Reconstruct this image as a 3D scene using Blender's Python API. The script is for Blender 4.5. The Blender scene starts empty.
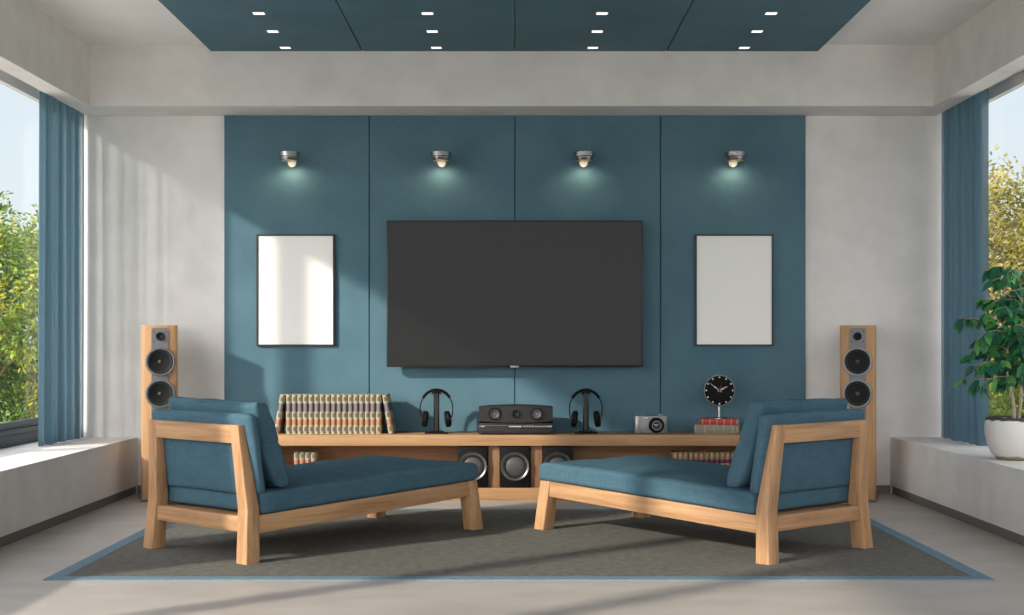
import bpy, bmesh, math, random
from mathutils import Vector, Matrix, noise

PI = math.pi
random.seed(7)
C = bpy.context.scene.collection
scn = bpy.context.scene

# ------------------------------------------------------------------ camera, sky, sun, exposure
cam_d = bpy.data.cameras.new('camera')
cam = bpy.data.objects.new('camera', cam_d); C.objects.link(cam)
cam.location = (0, -0.36, 1.0)
cam.rotation_euler = (PI/2, 0, 0)
cam_d.sensor_width = 36.0
cam_d.lens = 1355/1024*36
cam_d.shift_x = -2.0/1024
cam_d.shift_y = 35.5/1024
cam_d.clip_start = 0.02; cam_d.clip_end = 400
scn.camera = cam

SUN = Vector((1.165, 1.0, -0.575*1.165)).normalized()
sun_d = bpy.data.lights.new('sun', 'SUN')
sun_d.energy = 3.6; sun_d.angle = math.radians(1.9); sun_d.color = (1.0, 0.90, 0.77)
sun = bpy.data.objects.new('sun', sun_d); C.objects.link(sun)
sun.rotation_euler = SUN.to_track_quat('-Z', 'Y').to_euler()
sun.location = (-12, -8, 10)

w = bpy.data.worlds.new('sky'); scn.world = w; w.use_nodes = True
nt = w.node_tree; nt.nodes.clear()
out = nt.nodes.new('ShaderNodeOutputWorld'); bg = nt.nodes.new('ShaderNodeBackground')
tc = nt.nodes.new('ShaderNodeTexCoord'); sp = nt.nodes.new('ShaderNodeSeparateXYZ'); rp = nt.nodes.new('ShaderNodeValToRGB')
nt.links.new(tc.outputs['Generated'], sp.inputs[0]); nt.links.new(sp.outputs['Z'], rp.inputs[0])
rp.color_ramp.elements[0].position = 0.0; rp.color_ramp.elements[0].color = (0.80, 0.86, 0.885, 1)
rp.color_ramp.elements[1].position = 0.7; rp.color_ramp.elements[1].color = (0.70, 0.79, 0.92, 1)
e = rp.color_ramp.elements.new(0.16); e.color = (0.75, 0.83, 0.90, 1)
nt.links.new(rp.outputs[0], bg.inputs[0])
# added fill: sky brightened overhead and behind the camera to light the room
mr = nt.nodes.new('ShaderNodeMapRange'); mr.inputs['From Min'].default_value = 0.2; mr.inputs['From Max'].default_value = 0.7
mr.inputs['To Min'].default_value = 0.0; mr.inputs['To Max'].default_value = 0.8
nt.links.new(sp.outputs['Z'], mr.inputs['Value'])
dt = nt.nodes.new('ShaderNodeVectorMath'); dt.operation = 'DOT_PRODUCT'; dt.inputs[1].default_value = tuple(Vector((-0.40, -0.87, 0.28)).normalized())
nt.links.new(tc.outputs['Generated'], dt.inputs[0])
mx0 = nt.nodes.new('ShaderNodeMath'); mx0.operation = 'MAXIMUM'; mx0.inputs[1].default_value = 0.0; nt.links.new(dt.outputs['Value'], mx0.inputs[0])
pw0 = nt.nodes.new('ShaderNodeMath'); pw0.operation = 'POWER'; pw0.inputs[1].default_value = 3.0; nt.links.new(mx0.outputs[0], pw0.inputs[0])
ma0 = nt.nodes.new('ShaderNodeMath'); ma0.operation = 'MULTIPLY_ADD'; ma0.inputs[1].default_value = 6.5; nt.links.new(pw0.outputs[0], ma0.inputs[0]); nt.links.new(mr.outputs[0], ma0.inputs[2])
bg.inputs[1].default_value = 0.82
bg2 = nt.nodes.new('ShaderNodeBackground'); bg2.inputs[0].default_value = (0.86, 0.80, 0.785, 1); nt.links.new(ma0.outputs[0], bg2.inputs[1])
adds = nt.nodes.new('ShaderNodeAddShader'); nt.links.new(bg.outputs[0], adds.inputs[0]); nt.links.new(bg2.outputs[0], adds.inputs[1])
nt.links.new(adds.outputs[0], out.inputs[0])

scn.view_settings.view_transform = 'Standard'
scn.view_settings.look = 'None'
scn.view_settings.gamma = 1.0
scn.view_settings.use_curve_mapping = False
scn.view_settings.exposure = 0.45
scn.cycles.max_bounces = 10
scn.cycles.diffuse_bounces = 7
scn.cycles.glossy_bounces = 4
scn.cycles.transparent_max_bounces = 16
scn.cycles.use_denoising = True
scn.cycles.sample_clamp_indirect = 6.0
scn.cycles.caustics_reflective = False
scn.cycles.caustics_refractive = False

# ------------------------------------------------------------------ materials
def newmat(name):
    m = bpy.data.materials.new(name); m.use_nodes = True
    n = m.node_tree; b = n.nodes['Principled BSDF']
    return m, n, b

def nd(n, t, **kw):
    x = n.nodes.new(t)
    for k, v in kw.items():
        setattr(x, k, v)
    return x

def coords(n, scale=(1, 1, 1), kind='Object'):
    tc = nd(n, 'ShaderNodeTexCoord'); mp = nd(n, 'ShaderNodeMapping')
    mp.inputs['Scale'].default_value = scale
    n.links.new(tc.outputs[kind], mp.inputs[0])
    return mp.outputs[0]

def plain(name, col, rough=0.6, metal=0.0, spec=0.5, emis=None, es=0.0, coat=0.0):
    m, n, b = newmat(name)
    b.inputs['Base Color'].default_value = (*col, 1); b.inputs['Roughness'].default_value = rough
    b.inputs['Metallic'].default_value = metal; b.inputs['Specular IOR Level'].default_value = spec
    b.inputs['Coat Weight'].default_value = coat
    if emis:
        b.inputs['Emission Color'].default_value = (*emis, 1); b.inputs['Emission Strength'].default_value = es
    return m

def noisy(name, c1, c2, scale=(4, 4, 4), nscale=3.0, detail=6, rough=0.7, bump=0.1, bscale=60.0, bstretch=(1, 1, 1), bdist=0.004, metal=0.0, spec=0.4, lo=0.35, hi=0.65, sheen=0.0):
    m, n, b = newmat(name)
    v = coords(n, scale)
    t = nd(n, 'ShaderNodeTexNoise'); t.inputs['Scale'].default_value = nscale; t.inputs['Detail'].default_value = detail
    n.links.new(v, t.inputs['Vector'])
    r = nd(n, 'ShaderNodeValToRGB'); r.color_ramp.elements[0].position = lo; r.color_ramp.elements[1].position = hi
    r.color_ramp.elements[0].color = (*c1, 1); r.color_ramp.elements[1].color = (*c2, 1)
    n.links.new(t.outputs['Fac'], r.inputs[0]); n.links.new(r.outputs[0], b.inputs['Base Color'])
    if bump:
        v2 = coords(n, bstretch)
        t2 = nd(n, 'ShaderNodeTexNoise'); t2.inputs['Scale'].default_value = bscale; t2.inputs['Detail'].default_value = 4
        n.links.new(v2, t2.inputs['Vector'])
        bp = nd(n, 'ShaderNodeBump'); bp.inputs['Strength'].default_value = bump; bp.inputs['Distance'].default_value = bdist
        n.links.new(t2.outputs['Fac'], bp.inputs['Height']); n.links.new(bp.outputs[0], b.inputs['Normal'])
    b.inputs['Roughness'].default_value = rough; b.inputs['Metallic'].default_value = metal
    b.inputs['Specular IOR Level'].default_value = spec; b.inputs['Sheen Weight'].default_value = sheen
    return m

def wood(name, axis, dark=(0.32, 0.165, 0.078), light=(0.56, 0.335, 0.178), rough=0.5):
    m, n, b = newmat(name)
    sc = [14, 14, 14]; sc[axis] = 0.9
    v = coords(n, sc)
    t = nd(n, 'ShaderNodeTexNoise'); t.inputs['Scale'].default_value = 2.2; t.inputs['Detail'].default_value = 8; t.inputs['Roughness'].default_value = 0.62; t.inputs['Distortion'].default_value = 0.6
    n.links.new(v, t.inputs['Vector'])
    sc2 = [150, 150, 150]; sc2[axis] = 4
    v2 = coords(n, sc2)
    t2 = nd(n, 'ShaderNodeTexNoise'); t2.inputs['Scale'].default_value = 1.0; t2.inputs['Detail'].default_value = 3
    n.links.new(v2, t2.inputs['Vector'])
    mx = nd(n, 'ShaderNodeMath', operation='MULTIPLY_ADD'); mx.inputs[1].default_value = 0.28
    n.links.new(t2.outputs['Fac'], mx.inputs[0])
    sub = nd(n, 'ShaderNodeMath', operation='SUBTRACT'); sub.inputs[1].default_value = 0.14
    n.links.new(t.outputs['Fac'], sub.inputs[0]); n.links.new(sub.outputs[0], mx.inputs[2])
    r = nd(n, 'ShaderNodeValToRGB')
    r.color_ramp.elements[0].position = 0.30; r.color_ramp.elements[0].color = (*dark, 1)
    r.color_ramp.elements[1].position = 0.72; r.color_ramp.elements[1].color = (*light, 1)
    mid = tuple(0.45*a + 0.55*c for a, c in zip(dark, light))
    e = r.color_ramp.elements.new(0.5); e.color = (*mid, 1)
    n.links.new(mx.outputs[0], r.inputs[0]); n.links.new(r.outputs[0], b.inputs['Base Color'])
    bp = nd(n, 'ShaderNodeBump'); bp.inputs['Strength'].default_value = 0.15; bp.inputs['Distance'].default_value = 0.002
    n.links.new(t2.outputs['Fac'], bp.inputs['Height']); n.links.new(bp.outputs[0], b.inputs['Normal'])
    b.inputs['Roughness'].default_value = rough; b.inputs['Specular IOR Level'].default_value = 0.35
    return m

def fabric(name, col, col2, scale=260):
    m, n, b = newmat(name)
    v = coords(n, (1, 1, 1))
    t = nd(n, 'ShaderNodeTexNoise'); t.inputs['Scale'].default_value = 9; t.inputs['Detail'].default_value = 5
    n.links.new(v, t.inputs['Vector'])
    v2 = coords(n, (1.0, 1.0, 0.12))
    t2 = nd(n, 'ShaderNodeTexNoise'); t2.inputs['Scale'].default_value = scale*0.5; t2.inputs['Detail'].default_value = 2
    n.links.new(v2, t2.inputs['Vector'])
    v3 = coords(n, (0.12, 0.12, 1.0))
    t3 = nd(n, 'ShaderNodeTexNoise'); t3.inputs['Scale'].default_value = scale*0.5; t3.inputs['Detail'].default_value = 2
    n.links.new(v3, t3.inputs['Vector'])
    a = nd(n, 'ShaderNodeMath', operation='ADD'); n.links.new(t2.outputs['Fac'], a.inputs[0]); n.links.new(t3.outputs['Fac'], a.inputs[1])
    a2 = nd(n, 'ShaderNodeMath', operation='MULTIPLY_ADD'); a2.inputs[1].default_value = 0.35
    n.links.new(a.outputs[0], a2.inputs[0]); s = nd(n, 'ShaderNodeMath', operation='MULTIPLY'); s.inputs[1].default_value = 0.3
    n.links.new(t.outputs['Fac'], s.inputs[0]); n.links.new(s.outputs[0], a2.inputs[2])
    r = nd(n, 'ShaderNodeValToRGB'); r.color_ramp.elements[0].position = 0.3; r.color_ramp.elements[1].position = 0.7
    r.color_ramp.elements[0].color = (*col, 1); r.color_ramp.elements[1].color = (*col2, 1)
    n.links.new(a2.outputs[0], r.inputs[0]); n.links.new(r.outputs[0], b.inputs['Base Color'])
    bp = nd(n, 'ShaderNodeBump'); bp.inputs['Strength'].default_value = 0.25; bp.inputs['Distance'].default_value = 0.003
    n.links.new(a2.outputs[0], bp.inputs['Height']); n.links.new(bp.outputs[0], b.inputs['Normal'])
    b.inputs['Roughness'].default_value = 0.95; b.inputs['Specular IOR Level'].default_value = 0.08
    b.inputs['Sheen Weight'].default_value = 0.0; b.inputs['Sheen Roughness'].default_value = 0.5
    return m

M = {}
M['plaster'] = noisy('plaster', (0.69, 0.668, 0.65), (0.76, 0.738, 0.72), nscale=1.2, rough=0.85, bump=0.25, bscale=90, bstretch=(1, 1, 0.25), bdist=0.003, spec=0.25)
M['ceiling'] = noisy('ceiling_paint', (0.78, 0.77, 0.75), (0.82, 0.81, 0.79), nscale=0.8, rough=0.9, bump=0.0, spec=0.2)
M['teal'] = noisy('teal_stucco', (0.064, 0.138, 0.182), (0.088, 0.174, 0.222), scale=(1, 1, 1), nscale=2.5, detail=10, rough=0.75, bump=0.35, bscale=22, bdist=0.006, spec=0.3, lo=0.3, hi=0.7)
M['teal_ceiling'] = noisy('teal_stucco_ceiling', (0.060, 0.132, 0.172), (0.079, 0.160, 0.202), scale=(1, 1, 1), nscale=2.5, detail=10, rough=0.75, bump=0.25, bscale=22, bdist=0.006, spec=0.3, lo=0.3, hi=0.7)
M['groove'] = plain('groove_dark', (0.02, 0.04, 0.05), 0.9)
M['floor'] = noisy('resin_floor', (0.40, 0.362, 0.34), (0.51, 0.468, 0.44), scale=(1, 1.6, 1), nscale=2.6, detail=10, rough=0.5, bump=0.12, bscale=14, bdist=0.003, spec=0.35, lo=0.25, hi=0.75)
M['baseboard'] = plain('baseboard_grey', (0.16, 0.15, 0.145), 0.7)
M['rug'] = noisy('rug_grey', (0.132, 0.129, 0.117), (0.175, 0.172, 0.156), nscale=6, detail=8, rough=0.98, bump=0.8, bscale=260, bdist=0.004, spec=0.1)
M['rug_border'] = noisy('rug_border_blue', (0.14, 0.225, 0.285), (0.18, 0.275, 0.345), nscale=12, rough=0.9, bump=0.5, bscale=250, spec=0.1)
for i, a in enumerate('xyz'):
    M['oak_'+a] = wood('oak_grain_'+a, i)
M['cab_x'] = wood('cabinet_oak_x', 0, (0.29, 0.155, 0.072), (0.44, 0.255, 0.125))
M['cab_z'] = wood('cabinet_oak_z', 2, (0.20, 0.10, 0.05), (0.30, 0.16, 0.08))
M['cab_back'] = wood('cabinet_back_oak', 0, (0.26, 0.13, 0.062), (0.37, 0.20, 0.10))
M['spk_z'] = wood('speaker_oak_z', 2, (0.36, 0.19, 0.09), (0.52, 0.31, 0.155))
M['fabric'] = fabric('blue_linen', (0.046, 0.100, 0.140), (0.080, 0.154, 0.202))
M['piping'] = plain('blue_piping', (0.055, 0.13, 0.19), 0.9, spec=0.1)
M['frame'] = plain('window_frame_grey', (0.055, 0.06, 0.068), 0.45)
M['track'] = plain('track_dark', (0.03, 0.03, 0.035), 0.6)
M['black'] = plain('black_matte', (0.006, 0.006, 0.007), 0.5, spec=0.12)
M['black_gloss'] = plain('black_gloss', (0.006, 0.006, 0.007), 0.25, spec=0.25)
M['black_soft'] = plain('black_leather', (0.005, 0.005, 0.005), 0.6, spec=0.12)
M['charcoal'] = plain('charcoal_shell', (0.018, 0.017, 0.018), 0.45, spec=0.28)
M['rubber'] = plain('rubber_cone', (0.012, 0.012, 0.013), 0.6, spec=0.15)
M['rubber2'] = plain('rubber_surround', (0.02, 0.02, 0.022), 0.6, spec=0.2)
M['chrome'] = plain('brushed_steel', (0.48, 0.455, 0.435), 0.25, metal=1.0)
M['steel_ring'] = plain('speaker_ring_steel', (0.20, 0.205, 0.22), 0.4, metal=0.7)
M['plate'] = plain('speaker_plate', (0.17, 0.175, 0.19), 0.5, metal=0.3, spec=0.3)
M['cone_grey'] = plain('cone_grey', (0.07, 0.07, 0.07), 0.45, metal=0.3)
M['sub_ring'] = plain('subwoofer_ring', (0.20, 0.195, 0.19), 0.3, metal=0.85)
M['screen'] = plain('screen_glow', (0.006, 0.006, 0.006), 0.6, spec=0.05, emis=(0.030, 0.030, 0.030), es=0.85)
M['bezel'] = plain('tv_bezel', (0.012, 0.011, 0.011), 0.4)
M['badge'] = plain('silver_badge', (0.35, 0.35, 0.35), 0.4, metal=0.5)
M['paper'] = plain('blank_paper', (0.86, 0.85, 0.83), 0.8, spec=0.15)
M['pic_frame'] = plain('picture_frame_black', (0.015, 0.018, 0.022), 0.4)
M['lens'] = plain('lamp_lens', (0.55, 0.50, 0.42), 0.25, emis=(1.0, 0.78, 0.55), es=0.38)
M['downlight'] = plain('downlight_diffuser', (0.9, 0.9, 0.9), 0.4, emis=(1, 0.97, 0.92), es=1.0)
M['white_trim'] = plain('white_trim', (0.5, 0.5, 0.5), 0.5)
M['pages'] = noisy('book_pages', (0.60, 0.50, 0.33), (0.70, 0.60, 0.42), scale=(1, 1, 1), nscale=120, rough=0.9, bump=0)
M['book_red'] = None
M['grass'] = noisy('lawn', (0.10, 0.17, 0.03), (0.18, 0.26, 0.06), nscale=5, rough=0.95, bump=0.5, bscale=60, spec=0.1)
M['bark'] = noisy('bark', (0.10, 0.07, 0.045), (0.20, 0.15, 0.10), nscale=20, rough=0.9, bump=0.5, bscale=60, spec=0.1)
M['stem'] = noisy('plant_stem', (0.26, 0.20, 0.14), (0.42, 0.35, 0.27), nscale=20, rough=0.8, bump=0.3, bscale=80)
M['soil'] = noisy('soil', (0.02, 0.015, 0.01), (0.05, 0.04, 0.03), nscale=40, rough=1.0, bump=0.8, bscale=90)
M['foot'] = plain('speaker_plinth_grey', (0.16, 0.165, 0.18), 0.4, metal=0.4)

# curtain: woven, lets part of the light through
def curtain_mat():
    m, n, b = newmat('curtain_voile')
    b.inputs['Base Color'].default_value = (0.095, 0.170, 0.222, 1); b.inputs['Roughness'].default_value = 0.95; b.inputs['Specular IOR Level'].default_value = 0.1
    tl = nd(n, 'ShaderNodeBsdfTranslucent'); tl.inputs[0].default_value = (0.13, 0.22, 0.28, 1)
    tr = nd(n, 'ShaderNodeBsdfTransparent'); tr.inputs[0].default_value = (0.92, 0.96, 1.0, 1)
    m1 = nd(n, 'ShaderNodeMixShader'); m1.inputs[0].default_value = 0.28
    n.links.new(b.outputs[0], m1.inputs[1]); n.links.new(tl.outputs[0], m1.inputs[2])
    m2 = nd(n, 'ShaderNodeMixShader')
    # the weave is looser in some vertical bands
    v = coords(n, (0.0, 1.0, 0.0)); t = nd(n, 'ShaderNodeTexNoise'); t.inputs['Scale'].default_value = 17; t.inputs['Detail'].default_value = 1
    n.links.new(v, t.inputs['Vector'])
    rm = nd(n, 'ShaderNodeMapRange'); rm.inputs['From Min'].default_value = 0.42; rm.inputs['From Max'].default_value = 0.66; rm.inputs['To Min'].default_value = 0.03; rm.inputs['To Max'].default_value = 0.32
    n.links.new(t.outputs['Fac'], rm.inputs['Value']); n.links.new(rm.outputs[0], m2.inputs[0])
    n.links.new(m1.outputs[0], m2.inputs[1]); n.links.new(tr.outputs[0], m2.inputs[2])
    n.links.new(m2.outputs[0], n.nodes['Material Output'].inputs[0])
    return m
M['curtain'] = curtain_mat()

def glass_mat():
    m, n, b = newmat('window_glass')
    n.nodes.remove(b)
    tr = nd(n, 'ShaderNodeBsdfTransparent'); tr.inputs[0].default_value = (0.97, 0.985, 0.98, 1)
    gl = nd(n, 'ShaderNodeBsdfGlossy'); gl.inputs['Roughness'].default_value = 0.02
    lw = nd(n, 'ShaderNodeLayerWeight'); lw.inputs[0].default_value = 0.5
    pw = nd(n, 'ShaderNodeMath', operation='POWER'); pw.inputs[1].default_value = 5.0
    fr = nd(n, 'ShaderNodeMath', operation='MULTIPLY_ADD'); fr.inputs[1].default_value = 0.15; fr.inputs[2].default_value = 0.015
    n.links.new(lw.outputs['Facing'], pw.inputs[0]); n.links.new(pw.outputs[0], fr.inputs[0])
    mx = nd(n, 'ShaderNodeMixShader')
    n.links.new(fr.outputs[0], mx.inputs[0]); n.links.new(tr.outputs[0], mx.inputs[1]); n.links.new(gl.outputs[0], mx.inputs[2])
    n.links.new(mx.outputs[0], n.nodes['Material Output'].inputs[0])
    return m
M['glass'] = glass_mat()

def leaf_mat(name, cols, nscale, trans=0.35, rough=0.5):
    """cols: list of (pos, rgb) over a noise of the leaf's place"""
    m, n, b = newmat(name)
    at = nd(n, 'ShaderNodeAttribute'); at.attribute_name = 'tint'
    r = nd(n, 'ShaderNodeValToRGB')
    r.color_ramp.elements[0].position = cols[0][0]; r.color_ramp.elements[0].color = (*cols[0][1], 1)
    r.color_ramp.elements[1].position = cols[-1][0]; r.color_ramp.elements[1].color = (*cols[-1][1], 1)
    for p, c in cols[1:-1]:
        e = r.color_ramp.elements.new(p); e.color = (*c, 1)
    n.links.new(at.outputs['Fac'], r.inputs[0]); n.links.new(r.outputs[0], b.inputs['Base Color'])
    b.inputs['Roughness'].default_value = rough; b.inputs['Specular IOR Level'].default_value = 0.2
    tl = nd(n, 'ShaderNodeBsdfTranslucent'); n.links.new(r.outputs[0], tl.inputs[0])
    mx = nd(n, 'ShaderNodeMixShader'); mx.inputs[0].default_value = trans
    n.links.new(b.outputs[0], mx.inputs[1]); n.links.new(tl.outputs[0], mx.inputs[2])
    n.links.new(mx.outputs[0], n.nodes['Material Output'].inputs[0])
    return m
M['leaf_green'] = leaf_mat('garden_leaf_green', [(0, (0.05, 0.09, 0.012)), (0.45, (0.12, 0.19, 0.03)), (0.62, (0.22, 0.29, 0.04)), (0.76, (0.42, 0.39, 0.03)), (1, (0.55, 0.46, 0.03))], 3, trans=0.25)
M['leaf_gold'] = leaf_mat('garden_leaf_gold', [(0, (0.07, 0.08, 0.012)), (0.4, (0.18, 0.16, 0.03)), (0.7, (0.33, 0.27, 0.07)), (0.9, (0.46, 0.38, 0.08)), (1, (0.50, 0.46, 0.05))], 3, trans=0.25)
M['leaf_house'] = leaf_mat('houseplant_leaf', [(0, (0.02, 0.11, 0.075)), (0.5, (0.035, 0.17, 0.075)), (0.8, (0.07, 0.28, 0.06)), (1, (0.17, 0.36, 0.12))], 3, trans=0.25, rough=0.3)

def pot_mat():
    m, n, b = newmat('pot_glaze')
    tc = nd(n, 'ShaderNodeTexCoord'); sp = nd(n, 'ShaderNodeSeparateXYZ'); n.links.new(tc.outputs['Object'], sp.inputs[0])
    t = nd(n, 'ShaderNodeTexNoise'); t.inputs['Scale'].default_value = 22; t.inputs['Detail'].default_value = 5; n.links.new(tc.outputs['Object'], t.inputs['Vector'])
    ma = nd(n, 'ShaderNodeMath', operation='MULTIPLY_ADD'); ma.inputs[1].default_value = 0.03
    n.links.new(t.outputs['Fac'], ma.inputs[0]); n.links.new(sp.outputs['Z'], ma.inputs[2])
    mu = nd(n, 'ShaderNodeMath', operation='MULTIPLY'); mu.inputs[1].default_value = 1/0.3; n.links.new(ma.outputs[0], mu.inputs[0])
    r = nd(n, 'ShaderNodeValToRGB'); r.color_ramp.interpolation = 'LINEAR'
    els = r.color_ramp.elements
    els[0].position = 0.0; els[0].color = (0.30, 0.24, 0.16, 1); els[1].position = 1.0; els[1].color = (0.035, 0.035, 0.035, 1)
    for p, c in ((0.105, (0.30, 0.24, 0.16)), (0.13, (0.62, 0.60, 0.57)), (0.745, (0.70, 0.68, 0.66)), (0.765, (0.035, 0.035, 0.035))):
        e = els.new(p); e.color = (*c, 1)
    n.links.new(mu.outputs[0], r.inputs[0]); n.links.new(r.outputs[0], b.inputs['Base Color'])
    bp = nd(n, 'ShaderNodeBump'); bp.inputs['Strength'].default_value = 0.2; bp.inputs['Distance'].default_value = 0.004
    n.links.new(t.outputs['Fac'], bp.inputs['Height']); n.links.new(bp.outputs[0], b.inputs['Normal'])
    b.inputs['Roughness'].default_value = 0.6
    return m
M['pot'] = pot_mat()

def book_mat(name, h, bands, centre, half, bg):
    """bands over height (fraction) for the spine ground; centre: bands for the spine's middle strip (ornaments)."""
    m, n, b = newmat(name)
    tc = nd(n, 'ShaderNodeTexCoord'); sp = nd(n, 'ShaderNodeSeparateXYZ'); n.links.new(tc.outputs['Object'], sp.inputs[0])
    mu = nd(n, 'ShaderNodeMath', operation='DIVIDE'); mu.inputs[1].default_value = h; n.links.new(sp.outputs['Z'], mu.inputs[0])
    def ramp(bs):
        r = nd(n, 'ShaderNodeValToRGB'); r.color_ramp.interpolation = 'CONSTANT'
        els = r.color_ramp.elements
        els[0].position = bs[0][0]; els[0].color = (*bs[0][1], 1)
        els[1].position = bs[1][0]; els[1].color = (*bs[1][1], 1)
        for p, c in bs[2:]:
            e = els.new(p); e.color = (*c, 1)
        n.links.new(mu.outputs[0], r.inputs[0]); return r.outputs[0]
    a, c = ramp(bands), ramp(centre)
    ab = nd(n, 'ShaderNodeMath', operation='ABSOLUTE'); n.links.new(sp.outputs['X'], ab.inputs[0])
    lt = nd(n, 'ShaderNodeMath', operation='LESS_THAN'); lt.inputs[1].default_value = half; n.links.new(ab.outputs[0], lt.inputs[0])
    mx = nd(n, 'ShaderNodeMixRGB'); n.links.new(lt.outputs[0], mx.inputs[0]); n.links.new(a, mx.inputs[1]); n.links.new(c, mx.inputs[2])
    t = nd(n, 'ShaderNodeTexNoise'); t.inputs['Scale'].default_value = 60; n.links.new(tc.outputs['Object'], t.inputs['Vector'])
    m2 = nd(n, 'ShaderNodeMixRGB', blend_type='MULTIPLY'); m2.inputs[0].default_value = 0.35
    n.links.new(mx.outputs[0], m2.inputs[1]); n.links.new(t.outputs['Fac'], m2.inputs[2])
    n.links.new(m2.outputs[0], b.inputs['Base Color']); b.inputs['Roughness'].default_value = 0.6
    return m
CR, PU, OR, GD = (0.41, 0.37, 0.25), (0.095, 0.076, 0.082), (0.38, 0.165, 0.08), (0.14, 0.12, 0.095)
M['book_cream'] = book_mat('book_cream', 0.253,
    [(0, CR), (0.03, GD), (0.05, CR), (0.22, GD), (0.235, OR), (0.345, GD), (0.36, CR), (0.56, PU), (0.77, CR), (0.95, GD), (0.965, CR)],
    [(0, CR), (0.07, GD), (0.17, CR), (0.235, (0.50, 0.20, 0.10)), (0.345, CR), (0.42, GD), (0.52, CR), (0.56, (0.22, 0.19, 0.21)), (0.77, CR), (0.83, GD), (0.93, CR)], 0.009, CR)
DR, TN = (0.07, 0.02, 0.03), (0.36, 0.235, 0.115)
M['book_tan'] = book_mat('book_tan', 0.24,
    [(0, TN), (0.12, DR), (0.2, TN), (0.34, (0.13, 0.025, 0.07)), (0.52, TN), (0.62, (0.11, 0.02, 0.06)), (0.72, TN), (0.93, DR), (0.96, TN)],
    [(0, TN), (0.05, DR), (0.09, TN), (0.34, (0.16, 0.03, 0.08)), (0.52, TN), (0.62, (0.14, 0.025, 0.07)), (0.72, TN), (0.80, (0.5, 0.38, 0.22)), (0.86, TN)], 0.008, TN)
def lying_mat(name, col, band, period):
    m, n, b = newmat(name)
    tc = nd(n, 'ShaderNodeTexCoord'); sp = nd(n, 'ShaderNodeSeparateXYZ'); n.links.new(tc.outputs['Object'], sp.inputs[0])
    mu = nd(n, 'ShaderNodeMath', operation='MULTIPLY'); mu.inputs[1].default_value = 1/period; n.links.new(sp.outputs['X'], mu.inputs[0])
    fr = nd(n, 'ShaderNodeMath', operation='FRACT'); n.links.new(mu.outputs[0], fr.inputs[0])
    r = nd(n, 'ShaderNodeValToRGB'); r.color_ramp.interpolation = 'CONSTANT'
    r.color_ramp.elements[0].color = (*col, 1); r.color_ramp.elements[1].position = 0.86; r.color_ramp.elements[1].color = (*band, 1)
    n.links.new(fr.outputs[0], r.inputs[0])
    t = nd(n, 'ShaderNodeTexNoise'); t.inputs['Scale'].default_value = 40; n.links.new(tc.outputs['Object'], t.inputs['Vector'])
    m2 = nd(n, 'ShaderNodeMixRGB', blend_type='MULTIPLY'); m2.inputs[0].default_value = 0.4
    n.links.new(r.outputs[0], m2.inputs[1]); n.links.new(t.outputs['Fac'], m2.inputs[2])
    n.links.new(m2.outputs[0], b.inputs['Base Color']); b.inputs['Roughness'].default_value = 0.6
    return m
M['book_red'] = lying_mat('book_red', (0.50, 0.045, 0.03), (0.50, 0.36, 0.22), 0.046)
M['book_grey'] = lying_mat('book_grey', (0.27, 0.245, 0.19), (0.38, 0.34, 0.25), 0.06)

# ------------------------------------------------------------------ mesh helpers
def new(): return bmesh.new()

def merge(dst, src, mat=None):
    if mat is not None: bmesh.ops.transform(src, matrix=mat, verts=src.verts)
    me = bpy.data.meshes.new('t'); src.to_mesh(me); src.free()
    dst.from_mesh(me); bpy.data.meshes.remove(me)

def hexa(bm, pts, bev=0.0, seg=2, vert=False):
    """8 points: bottom ring then top ring, both counter clockwise"""
    b = bmesh.new()
    v = [b.verts.new(p) for p in pts]
    for f in ((3, 2, 1, 0), (4, 5, 6, 7), (0, 1, 5, 4), (1, 2, 6, 5), (2, 3, 7, 6), (3, 0, 4, 7)):
        b.faces.new([v[i] for i in f])
    bmesh.ops.recalc_face_normals(b, faces=b.faces)
    if bev:
        es = b.edges[:] if not vert else [e for e in b.edges if abs(e.verts[0].co.z-e.verts[1].co.z) > 0.12]
        bmesh.ops.bevel(b, geom=es, offset=bev, segments=seg, profile=0.5, affect='EDGES')
    merge(bm, b)

def bx(bm, x0, x1, y0, y1, z0, z1, bev=0.0, seg=2):
    hexa(bm, [(x0, y0, z0), (x1, y0, z0), (x1, y1, z0), (x0, y1, z0), (x0, y0, z1), (x1, y0, z1), (x1, y1, z1), (x0, y1, z1)], bev, seg)

def prism(bm, poly, z0, z1, bev=0.0, mat=None, seg=2):
    """extrude an xy polygon from z0 to z1"""
    b = bmesh.new()
    lo = [b.verts.new((x, y, z0)) for x, y in poly]; hi = [b.verts.new((x, y, z1)) for x, y in poly]
    b.faces.new(lo[::-1]); b.faces.new(hi); n = len(poly)
    for i in range(n): b.faces.new([lo[i], lo[(i+1) % n], hi[(i+1) % n], hi[i]])
    bmesh.ops.recalc_face_normals(b, faces=b.faces)
    if bev: 
        es = [e for e in b.edges if (abs(e.verts[0].co.z-e.verts[1].co.z) < 1e-7)]
        bmesh.ops.bevel(b, geom=es, offset=bev, segments=seg, profile=0.5, affect='EDGES')
    merge(bm, b, mat)

def lathe(bm, prof, n=32, mat=None, arc=2*PI):
    """revolve (r,z) profile about z"""
    b = bmesh.new(); rings = []
    for r, z in prof:
        if r < 1e-6: rings.append([b.verts.new((0, 0, z))])
        else: rings.append([b.verts.new((r*math.cos(arc*i/n), r*math.sin(arc*i/n), z)) for i in range(n)])
    for a, c in zip(rings, rings[1:]):
        for i in range(n):
            j = (i+1) % n
            if len(a) == 1 and len(c) > 1: b.faces.new([a[0], c[i], c[j]])
            elif len(c) == 1 and len(a) > 1: b.faces.new([a[i], c[0], a[j]])
            elif len(a) > 1 and len(c) > 1: b.faces.new([a[i], c[i], c[j], a[j]])
    bmesh.ops.recalc_face_normals(b, faces=b.faces)
    merge(bm, b, mat)

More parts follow.
